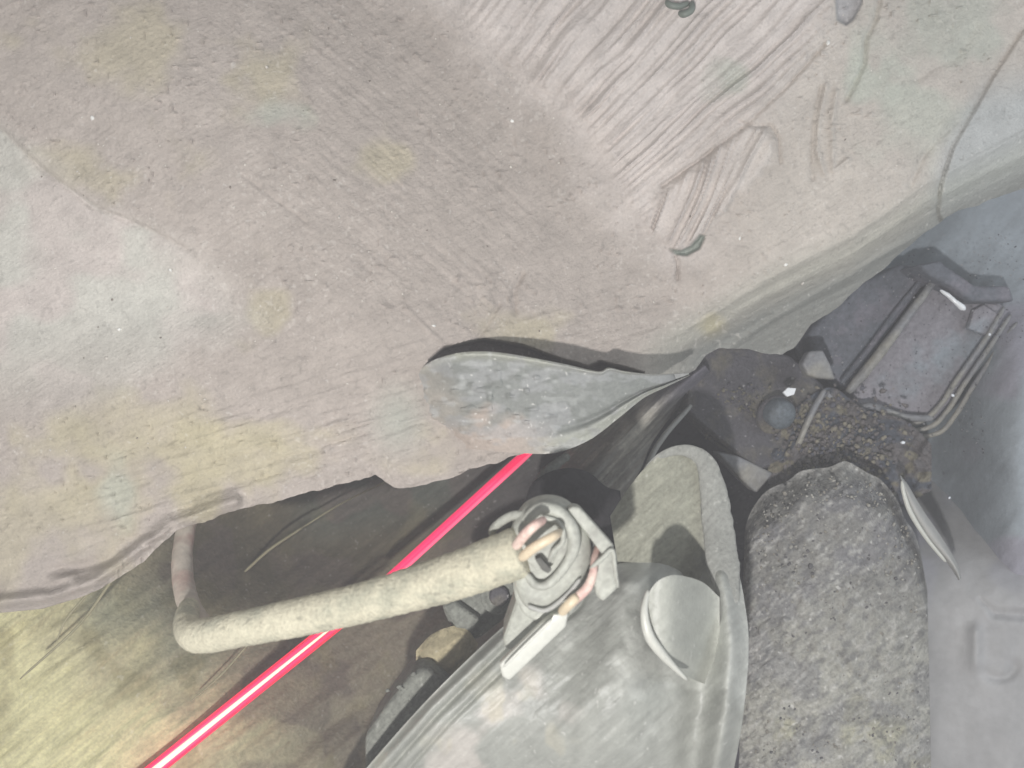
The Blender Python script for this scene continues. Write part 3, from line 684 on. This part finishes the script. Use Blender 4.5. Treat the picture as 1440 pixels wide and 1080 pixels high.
# rounded bracket (dome) above the housing
db = empty('rounded_plate', 960, 720, .31, 'olive grey round-topped plate standing behind the pale housing', 'plate')
def db_D(x, y, s, t): 
    return .318 - .000035 * (y - 720) - .004 * np.sin(s * math.pi) - .0012 * (streak(x, y, 50, 120, 9, 220) - .5)
sheet('face', [(858, 726), (880, 692), (905, 660), (932, 638), (965, 628), (996, 638), (1014, 670), (1026, 730)],
      [(870, 800), (885, 812), (905, 818), (930, 822), (955, 825), (980, 825), (1005, 820), (1034, 810)], 110, 90, db_D, M['back'], db,
      lambda x, y, s, t: mixc(np.broadcast_to(L(148, 148, 134), x.shape + (3,)).copy(), L(170, 170, 166), sst(.6, .9, s)), .012)
tube('rim', [(905, 662, .318, 3), (930, 641, .317, 5), (962, 633, .316, 8), (990, 648, .315, 13), (1003, 690, .314, 19), (1010, 740, .311, 22), (1016, 790, .305, 23), (1026, 850, .296, 16)], M['plate2'], db, 18, 80, .2, 3, flat=.3)
prism('notch', [(944, 788), (972, 762), (968, 800), (958, 806)], .3145, .002, .0003, M['dark'], db)

# ------------------------------------------------------------------ lower blocks behind the cable
b1 = empty('ribbed_block', 680, 850, .37, 'dusty dark grey block with a ring under the connector end of the cable', 'block')
prism('body', [(618, 850), (650, 822), (700, 800), (735, 812), (738, 850), (700, 880), (668, 905), (632, 884)], .340, .03, .004, M['block'], b1)
cylinder('ring', 702, 836, .337, 26, .004, M['block'], b1, -.5)
cylinder('ring_centre', 702, 836, .335, 14, .004, M['dark'], b1, .1)
prism('lug', [(620, 852), (640, 846), (676, 872), (664, 892), (640, 884)], .334, .008, .002, M['block'], b1)
b2 = empty('rounded_block', 570, 1000, .318, 'dusty round-topped dark grey block beside the left edge of the pale housing', 'block')
prism('body', [(512, 1080), (512, 1036), (545, 990), (578, 948), (598, 940), (622, 958), (640, 985), (560, 1100), (520, 1110)], .318, .03, .005, M['block'], b2)
rng = np.random.RandomState(5)
tag(lumps('caked_dirt', [(rng.normal(578, 14), rng.normal(992, 18), .3185, rng.uniform(.0004, .0011)) for i in range(70)], M['block'], 8, b2), kind='stuff')
b3 = sheet('ochre_lump', [(585, 915), (610, 890), (650, 880), (672, 905)], [(585, 935), (610, 955), (638, 962), (668, 925)], 40, 30,
      lambda x, y, s, t: .335 - .006 * np.sin(s * math.pi) * np.sin(t * math.pi) - .003 * (fbm(x / 12, y / 12, 230, 3) - .5), M['back'], None,
      lambda x, y, s, t: np.broadcast_to(L(172, 162, 132), x.shape + (3,)), .01)
tag(b3, 'ochre coloured lump of dried mud between the two dark grey blocks', 'mud')

# ------------------------------------------------------------------ cable
ca = empty('wiring_cable', 500, 850, .26, 'thick pale tape-wrapped cable crossing the lower left to the connector', 'cable')
tube('sleeve', [(268, 850, .297, 14), (262, 872, .284, 17), (268, 890, .275, 21), (288, 894, .271, 24), (340, 884, .268, 25), (420, 868, .266, 27), (500, 850, .264, 28), (560, 834, .262, 30), (640, 810, .258, 33), (700, 788, .254, 35), (738, 774, .252, 36)],
     M['sleeve'], ca, 48, 300, .10, 11, freq=110)
for (x, y, a) in [(405, 871, .0), (655, 806, .0)]: pass
tube('lead', [(272, 700, .345, 12), (262, 740, .335, 13), (256, 790, .322, 14), (262, 840, .306, 15), (282, 880, .288, 16), (300, 900, .272, 17)], M['lead'], ca, 20, 70, .1, 13)
tube('pink_wire', [(724, 770, .240, 7), (738, 752, .236, 7.5), (752, 739, .235, 7), (766, 730, .240, 6)], M['pink'], ca, 14, 30)
tube('cream_wire', [(732, 786, .240, 7), (750, 771, .236, 7.5), (770, 759, .235, 7), (782, 752, .237, 6.5), (788, 747, .245, 6)], M['cream'], ca, 14, 30)

# ------------------------------------------------------------------ connector
co2 = empty('cable_connector', 790, 790, .25, 'grey plastic connector plugged on the end of the thick cable', 'connector')
prism('body', [(722, 800), (716, 758), (734, 720), (758, 705), (785, 704), (808, 716), (826, 744), (834, 780), (824, 812), (802, 842), (772, 864), (742, 860), (724, 830)], .2505, .012, .005, M['conn'], co2, 4, 60)
prism('rear_skirt', [(720, 812), (745, 780), (822, 800), (838, 812), (812, 852), (792, 872), (746, 872), (726, 846)], .260, .014, .004, M['conn'], co2, 3, 50)
tube('collar', [(736, 734, .2485, 7), (758, 716, .2480, 9), (784, 720, .2480, 10), (804, 744, .2480, 10), (806, 772, .2480, 9), (792, 800, .2480, 7), (770, 822, .2482, 6.5), (752, 822, .2485, 6), (740, 806, .249, 5)], M['conn'], co2, 12, 70, .1, 2)
tube('inner_collar', [(762, 726, .246, 3), (786, 736, .2455, 4), (792, 760, .2455, 4), (778, 776, .246, 4), (772, 790, .2465, 3)], M['conn'], co2, 10, 40)
prism('cavity', [(746, 742), (762, 730), (782, 738), (788, 762), (776, 796), (764, 806), (748, 796), (738, 780)], .2496, .004, .0008, M['conn'], co2, 2, 40)
prism('key_slot_shade', [(752, 786), (760, 784), (776, 802), (771, 807), (762, 802)], .2455, .004, .0004, M['conndark'], co2)  # dark solid, the shade inside the slot given as colour
tube('lug', [(690, 752, .262, 5), (697, 740, .259, 6), (716, 727, .256, 6.5), (734, 724, .254, 6), (744, 730, .253, 5)], M['conn'], co2, 12, 40)
tube('lug_shade_filler', [(706, 748, .262, 5), (724, 738, .260, 6), (738, 736, .258, 5)], M['conndark'], co2, 10, 24)
prism('clip_bar', [(798, 716), (806, 712), (816, 714), (864, 768), (862, 778), (848, 782), (838, 768)], .248, .007, .0014, M['conn'], co2)
prism('bar_gap_shade', [(800, 724), (812, 726), (846, 776), (842, 790), (828, 776), (822, 752)], .258, .010, .001, M['conndark'], co2)  # dark solid filling the gap beside the bar, shade as colour
prism('clip_leg', [(832, 790), (848, 778), (862, 772), (866, 800), (870, 828), (848, 848), (838, 838), (834, 812)], .2500, .022, .002, M['conn'], co2)
tube('leg_edge', [(830, 800, .2475, 3), (846, 786, .2465, 3.5), (861, 774, .2465, 3.5), (865, 800, .2475, 3), (869, 826, .249, 2.5)], M['conn'], co2, 8, 40)
tube('seam_bead', [(742, 852, .2500, 3), (768, 858, .2490, 3.4), (796, 838, .2490, 3.4), (816, 814, .2495, 3)], M['rim'], co2, 8, 40)
tw = tube('pink_wire', [(842, 766, .256, 5), (836, 786, .250, 5), (834, 806, .247, 6), (826, 826, .2465, 7), (810, 842, .247, 7), (795, 856, .250, 6)], M['pink'], co2, 12, 50, .1)
tube('cream_end', [(812, 838, .2455, 7), (800, 850, .2455, 7.5), (789, 862, .249, 7)], M['cream'], co2, 12, 24)
prism('locking_tab', [(702, 934), (760, 878), (778, 864), (800, 862), (796, 882), (752, 924), (716, 958), (706, 952)], lambda x, y: .2515 + (y - 860) * .00002, .003, .0009, M['tab'], co2)
tube('tab_ridge', [(708, 938, .2505, 2), (740, 906, .250, 2.2), (776, 871, .2492, 2.2)], M['tab'], co2, 8, 24)
prism('mount_foot', [(728, 838), (772, 850), (804, 852), (786, 886), (744, 910), (712, 916), (706, 900)], lambda x, y: .262 + (y - 860) * .00006, .02, .003, M['conn'], co2)

# ------------------------------------------------------------------ glowing red strip
ls = empty('glowing_strip', 480, 850, .35, 'thin glowing red strip passing behind the thick cable, white hot at lower left', 'light strip')
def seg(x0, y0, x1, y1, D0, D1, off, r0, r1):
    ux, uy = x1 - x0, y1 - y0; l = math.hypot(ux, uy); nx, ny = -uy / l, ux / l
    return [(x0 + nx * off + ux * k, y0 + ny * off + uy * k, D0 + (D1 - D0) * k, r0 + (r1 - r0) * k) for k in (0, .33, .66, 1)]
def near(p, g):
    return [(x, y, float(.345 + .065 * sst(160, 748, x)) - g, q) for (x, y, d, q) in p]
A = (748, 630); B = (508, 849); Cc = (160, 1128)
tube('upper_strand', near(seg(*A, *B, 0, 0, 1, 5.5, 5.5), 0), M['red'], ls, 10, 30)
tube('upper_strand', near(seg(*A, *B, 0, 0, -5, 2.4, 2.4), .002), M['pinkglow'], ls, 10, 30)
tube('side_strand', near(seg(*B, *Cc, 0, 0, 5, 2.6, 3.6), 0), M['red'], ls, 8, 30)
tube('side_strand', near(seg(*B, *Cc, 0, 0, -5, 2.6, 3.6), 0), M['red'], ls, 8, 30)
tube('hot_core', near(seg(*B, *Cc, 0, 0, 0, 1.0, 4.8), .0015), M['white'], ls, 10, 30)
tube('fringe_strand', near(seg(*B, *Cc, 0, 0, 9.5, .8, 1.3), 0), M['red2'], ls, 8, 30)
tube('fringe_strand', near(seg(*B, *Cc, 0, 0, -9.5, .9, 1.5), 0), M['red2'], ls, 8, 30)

# ------------------------------------------------------------------ dry straws
def straw(p, label):
    p = [(a, b, c, d * .75) for a, b, c, d in p]
    o = tube('dry_stalk', p, M['straw'], None, 8, 30); tag(o, label, 'dry stalk', 'dry stalks caught around the wiring'); return o
straw([(344, 804, .43, 2.6), (380, 772, .43, 2.6), (425, 742, .435, 2.2)], 'pale dry stalk in the dark hollow above the middle of the cable')
straw([(425, 742, .44, 1.5), (480, 708, .445, 1.5), (545, 676, .45, 1.2)], 'thin stalk reaching up to the panel edge left of the glowing strip')
straw([(160, 812, .325, 3.0), (110, 880, .33, 2.4), (28, 955, .33, 2.0)], 'pale dry stalk hanging below the left fold of the panel')
straw([(135, 822, .32, 2.4), (95, 868, .325, 2.2), (80, 900, .325, 1.6)], 'short stalk curling down beneath the left fold of the panel')
straw([(350, 905, .36, 1.6), (310, 950, .36, 1.6), (270, 985, .36, 1.3)], 'faint thin stalk just under the left end of the cable')

# ------------------------------------------------------------------ haze volume added for the veil of glare
bm = bmesh.new(); bmesh.ops.create_cube(bm, size=1); hme = bpy.data.meshes.new('haze'); bm.to_mesh(hme); bm.free()
hz = bpy.data.objects.new('haze', hme); COL.objects.link(hz); hz.scale = (2.8, 2.2, 2.8); hz.location = (0, -0.1, 0)
hm = bpy.data.materials.new('veil_haze'); hm.use_nodes = True; hn = hm.node_tree; hn.nodes.remove(hn.nodes['Principled BSDF'])
pv = hn.nodes.new('ShaderNodeVolumePrincipled'); pv.inputs['Color'].default_value = (0.92, 0.93, 0.96, 1); pv.inputs['Density'].default_value = 0.36
hn.links.new(pv.outputs[0], [n for n in hn.nodes if n.type == 'OUTPUT_MATERIAL'][0].inputs['Volume']); hme.materials.append(hm)
tag(hz, 'thin bluish haze added for the veil of glare', kind='stuff')
